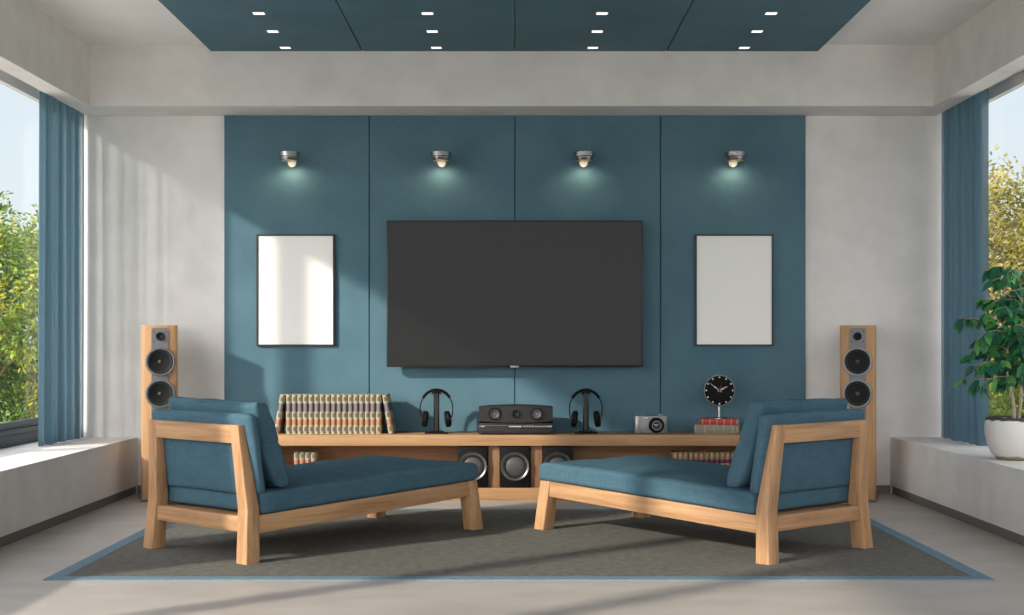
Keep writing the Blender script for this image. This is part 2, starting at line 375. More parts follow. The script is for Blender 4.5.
def tube(bm, pts, rad, n=10, cap=True, flat=None):
    """tube along points; rad number or list; flat=(sx,sy) scales section"""
    b = bmesh.new(); pts = [Vector(p) for p in pts]
    if not isinstance(rad, (list, tuple)): rad = [rad]*len(pts)
    rings = []; up = None
    for i, p in enumerate(pts):
        d = (pts[min(i+1, len(pts)-1)] - pts[max(i-1, 0)]).normalized()
        if up is None:
            up = Vector((0, 1, 0)) if abs(d.y) < 0.9 else Vector((1, 0, 0))
        s = d.cross(up).normalized(); t = s.cross(d).normalized(); up = t
        fx, fy = flat or (1, 1)
        rings.append([b.verts.new(p + s*math.cos(2*PI*k/n)*rad[i]*fx + t*math.sin(2*PI*k/n)*rad[i]*fy) for k in range(n)])
    for a, c in zip(rings, rings[1:]):
        for k in range(n): b.faces.new([a[k], a[(k+1) % n], c[(k+1) % n], c[k]])
    if cap: b.faces.new(rings[0][::-1]); b.faces.new(rings[-1])
    bmesh.ops.recalc_face_normals(b, faces=b.faces)
    merge(bm, b)

def T(x, y, z): return Matrix.Translation((x, y, z))
def Rx(a): return Matrix.Rotation(a, 4, 'X')
def Ry(a): return Matrix.Rotation(a, 4, 'Y')
def Rz(a): return Matrix.Rotation(a, 4, 'Z')
FRONT = Rx(PI/2)       # turns +z to -y (facing the camera)

def cushion(bm, sx, sy, sz, r, puff=(0, 0, 0), n=14, wr=0.0, seed=0, func=None, mat=None):
    """soft rounded box centred on the origin. puff bulges each axis' faces"""
    b = bmesh.new(); bmesh.ops.create_cube(b, size=2.0)
    bmesh.ops.subdivide_edges(b, edges=b.edges[:], cuts=n, use_grid_fill=True)
    h = Vector((sx/2, sy/2, sz/2))
    for v in b.verts:
        u = v.co.copy()
        u = Vector([math.copysign(abs(c)**0.8 if False else abs(c), c) for c in u])
        # concentrate grid lines near edges
        u = Vector([math.sin(c*PI/2)*0.35 + c*0.65 for c in u])
        p = Vector((u.x*h.x, u.y*h.y, u.z*h.z))
        q = Vector([max(-(h[i]-r), min(h[i]-r, p[i])) for i in range(3)])
        d = p - q
        if d.length > 1e-9:
            d = d.normalized()*r
        p2 = q + d
        for i in range(3):
            j, k = (i+1) % 3, (i+2) % 3
            if puff[i]:
                p2[i] += math.copysign(1, u[i])*puff[i]*max(0, 1-u[j]**2)*max(0, 1-u[k]**2)*abs(u[i])
        if wr:
            nv = noise.noise(Vector((p.x*5+seed, p.y*5, p.z*5)))*wr + noise.noise(Vector((p.x*14+seed, p.y*14, p.z*14)))*wr*0.35
            p2 += (d.normalized() if d.length > 1e-9 else Vector((0, 0, 0)))*nv
        if func: p2 = func(p2, u)
        v.co = p2
    bmesh.ops.recalc_face_normals(b, faces=b.faces)
    merge(bm, b, mat)

def obj(name, bm, mat, parent=None, smooth=True, ang=35, mats=None):
    me = bpy.data.meshes.new(name); bm.to_mesh(me); bm.free()
    if mats:
        for m_ in mats: me.materials.append(m_)
    else: me.materials.append(M[mat] if isinstance(mat, str) else mat)
    if smooth:
        me.shade_smooth(); me.set_sharp_from_angle(angle=math.radians(ang))
    o = bpy.data.objects.new(name, me); C.objects.link(o)
    if parent: o.parent = parent
    return o

def thing(name, label, cat, loc=(0, 0, 0), rz=0, group=None):
    o = bpy.data.objects.new(name, None); C.objects.link(o)
    o.empty_display_size = 0.1
    o.location = loc; o.rotation_euler = (0, 0, rz); o['label'] = label; o['category'] = cat
    if group: o['group'] = group
    return o

def tag(o, label, cat, group=None, loc=None):
    o['label'] = label; o['category'] = cat
    if group: o['group'] = group
    if loc: o.location = loc
    return o

def struct(name, bm, mat, parent=None, **k):
    o = obj(name, bm, mat, parent, **k)
    if not parent: o['kind'] = 'structure'
    return o

def dup(root, loc, rot=None, label=None, group=None):
    r = root.copy(); C.objects.link(r); r.location = loc
    if rot is not None: r.rotation_euler = rot
    if label: r['label'] = label
    if group: r['group'] = group
    for ch in list(root.children):
        c = ch.copy(); C.objects.link(c); c.parent = r
        for g in list(ch.children):
            d = g.copy(); C.objects.link(d); d.parent = c
    return r

# ------------------------------------------------------------------ the room
YB = 8.64            # back wall
XR = 2.69            # inner face of upper side walls
XL = 2.498           # inner face of the ledges
XW = 3.03            # window plane
XO = 3.10            # outer face
ZC = 2.897; ZB = 2.508
YF = -1.6            # wall behind the camera

b = new(); bx(b, -XO, XO, YF-0.15, YB+0.15, -0.12, 0.0); struct('floor', b, 'floor', smooth=False)
b = new(); bx(b, -XO, XO, YF-0.15, YB+0.15, ZC, ZC+0.15); struct('ceiling', b, 'ceiling', smooth=False)
b = new(); bx(b, -XO, XO, YB, YB+0.15, 0, ZC); struct('wall_back', b, 'plaster', smooth=False)
b = new()
bx(b, -XO, XO, YF-0.15, YF, 0, 0.30); bx(b, -XO, XO, YF-0.15, YF, 2.55, ZC)
bx(b, -XO, -2.6, YF-0.15, YF, 0.30, 2.55); bx(b, 2.6, XO, YF-0.15, YF, 0.30, 2.55)
struct('wall_front', b, 'plaster', smooth=False)
b = new()
for r in ((-2.6, 2.6, 0.30, 0.37), (-2.6, 2.6, 2.48, 2.55), (-2.6, -2.54, 0.37, 2.48), (2.54, 2.6, 0.37, 2.48), (-.9, -.84, 0.37, 2.48), (.84, .90, 0.37, 2.48)):
    bx(b, r[0], r[1], YF-0.10, YF-0.04, r[2], r[3], bev=0.003)
wf = struct('window_5', b, 'frame')  # unseen window with its wall opening, added to let in fill light
b = new(); bx(b, -2.54, 2.54, YF-0.074, YF-0.066, 0.37, 2.48); obj('glass_pane', b, 'glass', wf, smooth=False)
b = new(); bx(b, -2.70, 2.668, YB-0.38, YB, ZB, ZC); struct('trim_1', b, 'plaster', smooth=False)      # beam along the back wall
WIN = [(5.35, 8.60), (0.40, 4.40)]
for side, s in (('left', -1), ('right', 1)):
    def sbx(b, xa, xb, *r, **k):
        xa, xb = sorted((s*xa, s*xb)); bx(b, xa, xb, *r, **k)
    b = new()
    XI, XS = (2.70, 2.83) if s < 0 else (2.668, 2.80)
    sbx(b, XI, XS, YF, YB, ZB, ZC)                    # bulkhead inside the curtain slot
    sbx(b, XS, XO, YF, YB, 2.62, ZC)
    sbx(b, XW, XO-0.03, YF, YB, 2.55, 2.62)             # lintel over the panes
    sbx(b, XL, XO, YF, YB, 0.055, 0.375)                # window ledge
    sbx(b, XW-0.02, XO-0.03, YF, 0.40, 0.375, 2.62)
    sbx(b, XW-0.02, XO-0.03, 4.40, 5.35, 0.375, 2.62)
    sbx(b, XW-0.02, XO-0.03, 8.60, YB, 0.375, 2.62)
    struct('wall_'+side, b, 'plaster', smooth=False)
    b = new(); sbx(b, XL+0.014, XO, YF, YB, 0, 0.055); struct('baseboard_'+side, b, 'baseboard', smooth=False)
for k, (xa, xb) in enumerate(((-XL, -1.924), (1.936, XL))):
    b = new(); bx(b, xa, xb, YB-0.012, YB, 0, 0.055); struct('baseboard_back' if k == 0 else 'baseboard_back_right', b, 'baseboard', smooth=False)
wn = 1
for s in (-1, 1):
    for (ya, yb), mulls in zip(WIN, ((7.24,), (1.90, 3.17))):
        def sb(b, xa, xb, *r, **k):
            xa, xb = sorted((s*xa, s*xb)); bx(b, xa, xb, *r, **k)
        f = new()
        sb(f, XW, XO-0.03, ya, yb, 0.375, 0.475, bev=0.003)
        sb(f, XW+0.012, XO-0.03, ya, yb, 0.475, 0.5225, bev=0.003)
        sb(f, XW-0.006, XW+0.01, ya, yb, 0.44, 0.448)
        sb(f, XW, XO-0.03, ya, ya+0.06, 0.5225, 2.55, bev=0.003)
        sb(f, XW, XO-0.03, yb-0.03, yb, 0.5225, 2.55, bev=0.003)
        for ym in mulls: sb(f, XW-0.01, XO-0.02, ym-0.075, ym+0.075, 0.5225, 2.55, bev=0.004)
        wo = struct('window_%d' % wn, f, 'frame')
        g = new(); sb(g, XW+0.02, XW+0.028, ya+0.06, yb-0.03, 0.5225, 2.55); go = obj('glass_pane', g, 'glass', wo, smooth=False)
        wn += 1

# teal cladding of the back wall and the ceiling
b = new(); bx(b, -1.92, 1.93, YB-0.006, YB+0.001, 0.0, ZB); struct('trim_10', b, 'groove', smooth=False)
tn = 2
W4 = 0.9645
for i in range(4):
    x0 = -1.923 + i*W4 + 0.003
    b = new(); bx(b, x0, x0+W4-0.006, YB-0.022, YB, 0.0, ZB, bev=0.002, seg=1); struct('trim_%d' % tn, b, 'teal', smooth=False); tn += 1
for i in range(4):
    x0 = -1.932 + i*0.9675 + 0.003
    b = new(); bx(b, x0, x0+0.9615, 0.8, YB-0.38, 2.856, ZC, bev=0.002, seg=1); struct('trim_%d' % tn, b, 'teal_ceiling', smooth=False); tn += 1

# ------------------------------------------------------------------ recessed downlights
names_row = ['in the row nearest the beam', 'in the middle row', 'in the row nearest the camera']
names_col = ['leftmost', 'second from left', 'third from left', 'rightmost']
proto = None
for c_, x in enumerate((-1.436, -0.487, 0.495, 1.447)):
    for r_, y in enumerate((8.150, 7.705, 7.265)):
        lab = 'small square glowing ceiling downlight, %s %s' % (names_col[c_], names_row[r_])
        if proto is None:
            proto = thing('ceiling_light', lab, 'ceiling light', (x, y, 2.853), group='square downlights in the teal ceiling')
            b = new()
            for (xa, xb, ya, yb) in ((-.034, -.031, -.029, .029), (.031, .034, -.029, .029), (-.031, .031, -.029, -.026), (-.031, .031, .026, .029)):
                bx(b, xa, xb, ya, yb, 0, 0.003)
            obj('bezel', b, 'white_trim', proto, smooth=False)
            b = new(); bx(b, -.031, .031, -.026, .026, 0.001, 0.003); obj('diffuser', b, 'downlight', proto, smooth=False)
        else:
            dup(proto, (x, y, 2.853), label=lab)

# ------------------------------------------------------------------ wall lamps
def lamp_first(x, lab):
    t = thing('wall_lamp', lab, 'wall lamp', (x, YB-0.022, 2.212), group='steel wall lamps on the teal panels')
    b = new(); lathe(b, [(0, 0), (.026, 0), (.026, .006), (.010, .010), (.010, .10), (0, .10)], 20, T(0, 0, 0.0) @ FRONT)
    obj('wall_bracket', b, 'chrome', t)
    b = new()
    prof = [(0, -.024), (.030, -.024), (.046, -.024), (.050, -.020), (.055, -.008), (.057, -.002), (.066, .000), (.069, .003), (.069, .011), (.067, .013), (.067, .016), (.069, .018), (.069, .028), (.066, .031), (.050, .031), (0, .030)]
    lathe(b, prof, 40, T(0, -0.15, 0)); obj('shade', b, 'chrome', t)
    b = new()
    lathe(b, [(.050, -.0265), (.051, -.0235), (.038, -.0235), (.038, -.0265), (.050, -.0265)], 40, T(0, -0.15, 0)); obj('gold_rim', b, plain('brass_rim', (0.75, 0.55, 0.30), 0.3, metal=1.0), t)
    b = new(); prof = [(0, -.030)] + [(.030*math.sin(a), -.030*math.cos(a)) for a in [PI*k/14 for k in range(1, 13)]] + [(.012, .031), (0, .031)]
    lathe(b, prof, 28, T(0, -0.048, -0.026) @ Matrix.Scale(.92, 4)); obj('glass_ball', b, 'lens', t)
    ld = bpy.data.lights.new('lamp_glow', 'SPOT'); ld.energy = 1.0; ld.spot_size = math.radians(172); ld.spot_blend = 0.7; ld.color = (1.0, 0.84, 0.55); ld.shadow_soft_size = 0.02
    lo = bpy.data.objects.new('lamp_glow', ld); C.objects.link(lo); lo.parent = t; lo.location = (0, -0.100, -0.056); lo.rotation_euler = (math.radians(20), 0, 0)
    return t
LX = (-1.463, -0.476, 0.458, 1.443)
labs = ['round steel wall lamp above the left blank picture', 'round steel wall lamp above the left half of the television', 'round steel wall lamp above the right half of the television', 'round steel wall lamp above the right blank picture']
l0 = lamp_first(LX[0], labs[0])
for x, l in zip(LX[1:], labs[1:]): dup(l0, (x, YB-0.022, 2.212), label=l)

# ------------------------------------------------------------------ television
t = thing('television', 'large wide flat television with blank grey screen hung on teal wall', 'television', (0.004, 8.50, 0.843))
b = new(); bx(b, -.837, .837, 0, .045, 0, .958, bev=0.004); obj('housing', b, 'bezel', t)
b = new(); bx(b, -.829, .829, -.0015, .002, .014, .950); obj('screen', b, 'screen', t, smooth=False)
b = new(); bx(b, -.3, .3, .045, .118, .25, .70, bev=0.01); obj('wall_mount', b, 'black', t)
b = new(); bx(b, -.028, .028, -.004, .004, -.005, .009, bev=0.002); lg = obj('badge', b, 'badge', t)

# ------------------------------------------------------------------ pictures
def picture(x, lab):
    t = thing('picture_frame', lab, 'picture', (x, YB-0.022, 0.98), group=None)
    W_, H_ = 0.517, 0.739
    b = new()
    f = .011
    for r in ((-W_/2, W_/2, -.026, 0, 0, f), (-W_/2, W_/2, -.026, 0, H_-f, H_), (-W_/2, -W_/2+f, -.026, 0, f, H_-f), (W_/2-f, W_/2, -.026, 0, f, H_-f)): bx(b, *r, bev=0.0015, seg=1)
    obj('frame', b, 'pic_frame', t, smooth=False)
    b = new(); bx(b, -W_/2+f, W_/2-f, -.018, -.004, f, H_-f); obj('blank_sheet', b, 'paper', t, smooth=False)
    return t
picture(-1.4445, 'blank white poster in thin black frame left of the television')
picture(1.456, 'blank white poster in thin black frame right of the television')

# ------------------------------------------------------------------ rug
t = thing('rug', 'large flat grey rug with thin blue border under both loungers', 'rug', (0.02, 5.342, 0))
LX_, LY_ = 2.002, 2.435
b = new(); bx(b, -LX_+.066, LX_-.066, .075, LY_-.066, 0, .004); obj('rug_field', b, 'rug', t, smooth=False)
b = new()
for r in ((-LX_, LX_, 0, .075), (-LX_, LX_, LY_-.066, LY_), (-LX_, -LX_+.066, .075, LY_-.066), (LX_-.066, LX_, .075, LY_-.066)): bx(b, *r, 0, .005)
obj('border', b, 'rug_border', t, smooth=False)
RUG = 0.004

# ------------------------------------------------------------------ chaise lounges
L, W = 1.573, 0.806
def make_chaise(lab, loc, rz):
    t = thing('chaise_lounge', lab, 'lounger', loc, rz, 'low oak loungers with blue cushions')
    d, tx, ty, zk = 0.018, 0.075, 0.077, 0.243
    it, tyt, ztp = 0.058, 0.061, 0.624            # top of the posts: inset, thickness, height
    tk, tyk = 0.069, 0.070                        # section at the kink
    ft, bt_ = 0.0304, -0.005                      # front and back of the post's top
    x0, y0 = -L/2, W/2
    def lerp(a_, b_, k): return a_*(1-k)+b_*k
    def xr(z, f):
        k = (z-zk)/(ztp-zk)
        return x0 + (lerp(d, bt_, k) if f == 0 else lerp(d+tk, ft, k))
    def yi(z):                                    # inner face of the posts
        k = (z-zk)/(ztp-zk)
        return y0 - lerp(d+tyk, it+tyt, k)
    for sy in (-1, 1):
        def H(bm, pts, **k):
            if sy < 0:
                pts = [(x, -y, z) for x, y, z in pts]
                pts = pts[:4][::-1] + pts[4:][::-1]
            hexa(bm, pts, **k)
        b = new()
        H(b, [(x0, y0-ty, 0), (x0+tx, y0-ty, 0), (x0+tx, y0, 0), (x0, y0, 0),
              (x0+d, y0-d-tyk, zk), (x0+d+tk, y0-d-tyk, zk), (x0+d+tk, y0-d, zk), (x0+d, y0-d, zk)], bev=0.004, vert=True)
        obj('leg', b, 'oak_z', t)
        b = new()
        H(b, [(x0+d, y0-d-tyk, zk), (x0+d+tk, y0-d-tyk, zk), (x0+d+tk, y0-d, zk), (x0+d, y0-d, zk),
              (x0+bt_, y0-it-tyt, ztp), (x0+ft, y0-it-tyt, ztp), (x0+ft, y0-it, ztp), (x0+bt_, y0-it, ztp)], bev=0.004, vert=True)
        obj('backrest_post', b, 'oak_z', t)
        b = new(); zf = 0.2595; sf = .012
        H(b, [(-x0-tx, y0-ty+sf, 0), (-x0, y0-ty+sf, 0), (-x0, y0+sf, 0), (-x0-tx, y0+sf, 0),
              (-x0-tx-d, y0-d-tyk, zf), (-x0-d, y0-d-tyk, zf), (-x0-d, y0-d, zf), (-x0-tx-d, y0-d, zf)], bev=0.003)
        obj('leg', b, 'oak_z', t)
        b = new(); xa, xb = x0+d+tk-.006, -x0-tx-d+.008
        H(b, [(xa, y0-d-.045, .131), (xb, y0-d-.045, .178), (xb, y0-d-.003, .178), (xa, y0-d-.003, .131),
              (xa, y0-d-.045, .212), (xb, y0-d-.045, .258), (xb, y0-d-.003, .258), (xa, y0-d-.003, .212)], bev=0.003)
        obj('side_rail', b, 'oak_x', t)
    b = new(); hy = y0-d-ty+.006
    bx(b, x0+d+.004, x0+d+.060, -hy, hy, .139, .2095, bev=.003)
    obj('end_rail', b, 'oak_y', t)
    b = new()
    bx(b, -x0-d-.052, -x0-d-.006, -hy, hy, .180, .257, bev=.003)
    obj('foot_rail', b, 'oak_y', t)
    b = new()
    za, zb = .541, .6235
    ya_, yb2 = yi(za)+.004, yi(zb)+.004
    hexa(b, [(xr(za, 0)+.0006, -ya_, za), (xr(za, 1)-.003, -ya_, za), (xr(za, 1)-.003, ya_, za), (xr(za, 0)+.0006, ya_, za),
             (xr(zb, 0)+.0006, -yb2, zb), (xr(zb, 1)-.003, -yb2, zb), (xr(zb, 1)-.003, yb2, zb), (xr(zb, 0)+.0006, yb2, zb)], bev=0.002)
    obj('top_rail', b, 'oak_y', t)
    b = new()
    hexa(b, [(x0+.09, -.33, .184), (-x0-.08, -.33, .226), (-x0-.08, .33, .226), (x0+.09, .33, .184),
             (x0+.09, -.33, .206), (-x0-.08, -.33, .250), (-x0-.08, .33, .250), (x0+.09, .33, .206)])
    obj('seat_base', b, 'oak_x', t, smooth=False)
    xa, xb = x0+.098, -x0-.001
    slope = (.259-.212)/(xb-xa)
    b = new()
    def fm(p, u):
        x = p.x + (xa+xb)/2
        base = .213 + slope*(x-xa)
        hmm = .103
        z = base + (p.z+hmm/2)
        if p.z > 0:      # gentle hollows of a used mattress
            z += .005*math.sin(x*5.0+.6)*(1-u.y**2)
            z -= .012*max(0, (x-(xb-.10))/.10)**2
        return Vector((x, p.y*(1.0+.008*math.sin(x*9)), z))
    cushion(b, xb-xa, W-2*d+.002, .103, .024, (0, 0, .012), n=30, wr=.005, seed=3, func=fm)
    cushion(b, .10, W-2*d-2*ty+.010, .088, .016, (0.004, .0, .003), n=14, wr=.003, mat=T(x0+.145, 0, .263))
    obj('mattress', b, 'fabric', t)
    # thick back cushion leaning on the raked posts
    zc0, zc1 = .305, .672
    th = .056
    def fb(p, u):
        z = p.z + (zc0+zc1)/2
        return Vector((xr(z, 1) + .002 + (p.x + th/2), p.y, z))
    b = new(); cushion(b, th, W-.040, zc1-zc0, .022, (.004, .003, .005), n=24, wr=.005, seed=9, func=fb)
    def f2(p, u):
        z = p.z + (zc0+.54)/2
        return Vector((xr(z, 1) + .024 + p.x, p.y*yi(z)/yi(zc0), z))
    cushion(b, .06, 2*yi(zc0)-.004, .54-zc0+.006, .012, (.006, 0, 0), n=14, wr=.003, seed=4, func=f2)
    obj('back_cushion', b, 'fabric', t)
    # loose pillow in front
    pz0, pz1 = .322, .728
    def fp(p, u):
        z = p.z + (pz0+pz1)/2
        k = (z-pz0)/(pz1-pz0)
        fat = 0.55 + .45*(1-abs(u.z)**3)**.6
        crease = 1 - .20*math.exp(-((z-.535)/.010)**2)
        x = (x0+.272)*(1-k) + (x0+.130)*k + p.x*fat*(crease if p.x > 0 else 1)
        ear = .007*max(0, abs(u.z)-.75)/.25*max(0, abs(u.y)-.8)/.2
        y = p.y*(1 - .025*(1-abs(u.z)**2)) - .004
        return Vector((x, y, z + math.copysign(ear, u.z)))
    b = new(); cushion(b, .118, .685, pz1-pz0, .030, (.012, .0, .0), n=30, wr=.011, seed=14, func=fp)
    obj('pillow', b, 'fabric', t)
    return t
ANG = math.radians(49.25)
ch = make_chaise('low oak lounger with blue mattress, left one, its foot pointing right', (-0.9906, 6.575, RUG), ANG)
dup(ch, (0.9336, 6.575, RUG), (0, 0, PI-ANG), 'low oak lounger with blue mattress, right one, its foot pointing left')

# ------------------------------------------------------------------ sideboard
ZT = 0.4165
t = thing('sideboard', 'long low oak sideboard with open compartments under the television', 'sideboard', (0, 8.235, 0))
SW = 1.75; D = YB-.022-8.235
b = new(); bx(b, -SW, SW, 0, D, ZT-.069, ZT, bev=0.003); obj('top_panel', b, 'cab_x', t)
b = new(); bx(b, -SW+.02, SW-.02, .004, D, 0, .080, bev=0.003); obj('bottom_panel', b, 'cab_x', t)
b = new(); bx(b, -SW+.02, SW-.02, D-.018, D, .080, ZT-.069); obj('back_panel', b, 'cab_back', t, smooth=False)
for s in (-1, 1):
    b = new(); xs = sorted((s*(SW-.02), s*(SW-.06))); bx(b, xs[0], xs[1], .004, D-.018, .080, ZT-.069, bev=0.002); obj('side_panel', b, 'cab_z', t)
for x in (-.128, .143):
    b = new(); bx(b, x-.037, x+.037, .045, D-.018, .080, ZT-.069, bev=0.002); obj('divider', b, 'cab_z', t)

# ------------------------------------------------------------------ books
def book_cover(h, th, dp):
    """standing book: spine to -y, x thickness, origin at spine foot centre"""
    b = new()
    n = 10; sp_ = [(-th/2*math.cos(PI*k/n*1.0) if False else -th/2 + th*k/n, -math.sin(PI*k/n)**.8*.010) for k in range(n+1)]
    outer = sp_ + [(th/2, dp), (th/2-.0025, dp), (th/2-.0025, .004), (-th/2+.0025, .004), (-th/2+.0025, dp), (-th/2, dp)]
    # spine with raised ribs
    bb = new()
    lo = None
    prism(b, outer, 0, h)
    for z in (.08, .22, .37, .55, .78, .94):
        rib = [(x*1.02, y-.0016) for x, y in sp_] + [(th/2*.98, .001), (-th/2*.98, .001)]
        prism(b, rib, z*h-.0022, z*h+.0022)
    return b
def book_thing(lab, mat, h, th, dp, loc, rot=(0, 0, 0), group=None, pm='pages'):
    t = thing('book', lab, 'book', loc, 0, group); t.rotation_euler = rot
    c = obj('cover', book_cover(h, th, dp), mat, t, smooth=False)
    b = new(); bx(b, -th/2+.0028, th/2-.0028, .005, dp-.004, .003, h-.003); obj('page_block', b, pm, t, smooth=False)
    return t
ORD = ['first', 'second', 'third', 'fourth', 'fifth', 'sixth', 'seventh', 'eighth', 'ninth', 'tenth', 'eleventh', 'twelfth', 'thirteenth', 'fourteenth', 'fifteenth', 'sixteenth', 'seventeenth']
BW, BH = 0.0361, 0.253
G = 'cream bound books on the sideboard'
x0b = (286-514)/155.6 + BW/2
bk = None
for i in range(17):
    lab = 'upright cream book with orange band on sideboard, %s upright from the left' % ORD[i]
    p = (x0b + i*BW, 8.345 + 0.0015*((i*7) % 3), ZT)
    if bk is None: bk = book_thing(lab, 'book_cream', BH, BW-.0022, .19, p, group=G)
    else: dup(bk, p, (0, 0, 0), lab)
al = math.radians(9.5)
xl = x0b - BW/2; xr_ = x0b + 16*BW + BW/2
# leaning ones: rotated about y, resting on a bottom corner and on the neighbour's top edge
def lean(sign, lab):
    # tilt so the top leans to the row
    hw = (BW-.0008)/2
    a = al
    foot = (BH*math.sin(a)) + .002
    if sign < 0:   # left of the row, top leaning right
        px = xl - foot - .001
        # inner lower corner raised: outer... the book rotates about +y by +a: top moves +x
        origin = Vector((px - hw*math.cos(a), 8.347, ZT + hw*math.sin(a)))
        return origin, (0, a, 0)
    px = xr_ + foot + .001
    origin = Vector((px + hw*math.cos(a), 8.347, ZT + hw*math.sin(a)))
    return origin, (0, -a, 0)
for s, lab in ((-1, 'cream book tilted against the left end of the upright row'), (1, 'cream book tilted against the right end of the upright row')):
    o_, r_ = lean(s, lab); dup(bk, o_, r_, lab)
M['book_cream_short'] = book_mat('book_cream_short', 0.222,
    [(0, CR), (0.03, GD), (0.05, CR), (0.55, OR), (0.76, CR), (0.95, GD), (0.965, CR)],
    [(0, CR), (0.07, GD), (0.17, CR), (0.55, (0.50, 0.20, 0.10)), (0.76, CR), (0.83, GD), (0.93, CR)], 0.009, CR)
bs_ = None
for i in range(4):
    lab = 'shorter cream book inside the left compartment, %s from the left' % ORD[i]
    p = ((296.5-514)/156 + i*BW, 8.33, .080)
    if bs_ is None: bs_ = book_thing(lab, 'book_cream_short', .222, BW-.0022, .17, p, group='cream books inside the left compartment')
    else: dup(bs_, p, (0, 0, 0), lab)
bt = None
for i in range(13):
    p = (1.034 + i*.0338, 8.33, .080)
    lab = 'tan and dark red book inside the right compartment, %s from the left' % ORD[i]
    if bt is None: bt = book_thing(lab, 'book_tan', .220, .0310, .18, p, group='tan books inside the right compartment')
    else: dup(bt, p, (0, 0, 0), lab)

def lying_book(lab, mat, lx, dp, th, loc, rz):
    """spine faces -y, length along x"""
    t = thing('book', lab, 'book', loc, rz, 'books stacked under the clock')
    b = new()
    n = 6
    prof = [(-math.sin(PI*k/n)*.006, th*k/n) for k in range(n+1)] + [(dp, th), (dp, th-.003), (.004, th-.003), (.004, .003), (dp, .003), (dp, 0)]
    prism(b, prof, -lx/2, lx/2, mat=Matrix(((0, 0, 1, 0), (1, 0, 0, 0), (0, 1, 0, 0), (0, 0, 0, 1))))
    obj('cover', b, mat, t, smooth=False)
    b = new(); bx(b, -lx/2+.004, lx/2-.004, .005, dp-.004, .0032, th-.0032); obj('page_block', b, 'pages', t, smooth=False)
    return t
RZB = math.radians(-17)
lying_book('grey brown book lying under the red book beneath the clock', 'book_grey', .267, .19, .056, (1.293, 8.36, ZT), RZB)
lying_book('thin red book lying on the grey book beneath the clock', 'book_red', .234, .17, .037, (1.310, 8.362, ZT+.056), RZB)

# ------------------------------------------------------------------ desk clock
t = thing('desk_clock', 'round black clock on steel stem standing on the stacked books', 'clock', (1.334, 8.450, ZT+.0932))
b = new(); lathe(b, [(0, 0), (.052, 0), (.052, .004), (.048, .007), (.010, .009), (0, .009)], 36); obj('base', b, 'chrome', t)
b = new(); lathe(b, [(0, .008), (.0095, .008), (.0095, .098), (0, .098)], 18); obj('stem', b, 'chrome', t)
zc = .182; R = .100
b = new(); lathe(b, [(0, -.012), (R, -.012), (R+.002, -.010), (R+.002, .012), (R, .015), (R-.003, .015), (R-.004, .010), (0, .010)], 56, T(0, 0, zc) @ FRONT); obj('case', b, 'sub_ring', t)
b = new(); lathe(b, [(0, .0122), (R-.0045, .0122), (R-.0045, .0105), (0, .0105)], 56, T(0, 0, zc) @ FRONT); fc = obj('dial', b, 'black_soft', t)
b = new()
for k in range(12):
    a = k*PI/6; rr = R-.014
    bx(b, rr*math.sin(a)-.0045, rr*math.sin(a)+.0045, -.0142, -.0120, zc+rr*math.cos(a)-.0045, zc+rr*math.cos(a)+.0045, bev=.001, seg=1)
M['clock_white'] = plain('clock_white', (0.75, 0.75, 0.73), 0.5); M['clock_red'] = plain('clock_red', (0.5, 0.03, 0.03), 0.5)
obj('hour_markers', b, 'clock_white', fc, smooth=False)
def hand(name, ang, ln, wd, tail, yy, mat):
    b = new(); hexa(b, [(-wd*.25, -.001, -tail), (wd*.25, -.001, -tail), (wd*.25, .001, -tail), (-wd*.25, .001, -tail), (-wd*.12, -.001, ln), (wd*.12, -.001, ln), (wd*.12, .001, ln), (-wd*.12, .001, ln)])
    hexa(b, [(-wd*.25, -.001, ln*.15), (wd*.25, -.001, ln*.15), (wd*.25, .001, ln*.15), (-wd*.25, .001, ln*.15), (-wd*.5, -.001, ln*.55), (wd*.5, -.001, ln*.55), (wd*.5, .001, ln*.55), (-wd*.5, .001, ln*.55)])
    bmesh.ops.transform(b, matrix=T(0, yy, zc) @ Ry(ang), verts=b.verts)
    obj(name, b, mat, t, smooth=False)
hand('minute_hand', math.radians(-53), .078, .009, .016, -.0155, 'clock_white')
hand('hour_hand', math.radians(62), .056, .015, .012, -.018, 'clock_white')
hand('alarm_hand', math.radians(12), .036, .006, .0, -.0205, 'clock_red')
b = new(); lathe(b, [(0, .012), (.007, .012), (.007, .023), (0, .023)], 16, T(0, 0, zc) @ FRONT); obj('centre_cap', b, 'clock_red', t)

# ------------------------------------------------------------------ compact camera
t = thing('camera', 'compact silver grey camera with black lens on the sideboard', 'camera', (0.880, 8.355, ZT))
M['cam_body'] = plain('camera_body', (0.20, 0.20, 0.205), 0.42, metal=0.5); M['cam_grip'] = plain('camera_grip', (0.32, 0.32, 0.33), 0.35, metal=0.7)
b = new(); bx(b, -.104, .106, 0, .055, 0, .118, bev=.007, seg=3); obj('body', b, 'cam_body', t)
b = new(); bx(b, -.100, -.074, -.008, .004, .004, .116, bev=.003); obj('grip', b, 'cam_grip', t)
b = new(); bx(b, -.048, -.020, -.002, .003, .097, .107, bev=.001); obj('flash', b, 'clock_white', t)
b = new()
lathe(b, [(0, 0), (.050, 0), (.050, .010), (.047, .014), (.047, .018), (.041, .020), (.041, .034), (.038, .037), (.030, .037), (.027, .031), (0, .028)], 44, T(.035, 0, .055) @ FRONT); ln_ = obj('lens_barrel', b, 'black', t)
b = new(); lathe(b, [(.0305, .0375), (.0255, .0375), (.0245, .033), (.029, .032)], 40, T(.035, 0, .055) @ FRONT); obj('lens_ring', b, 'steel_ring', ln_)
b = new(); lathe(b, [(0, .0345), (.010, .0335), (.018, .0305), (.0, .030)], 30, T(.035, 0, .055) @ FRONT); obj('lens_glass', b, plain('lens_glass', (0.05, 0.05, 0.07), 0.1, coat=1.0), ln_)
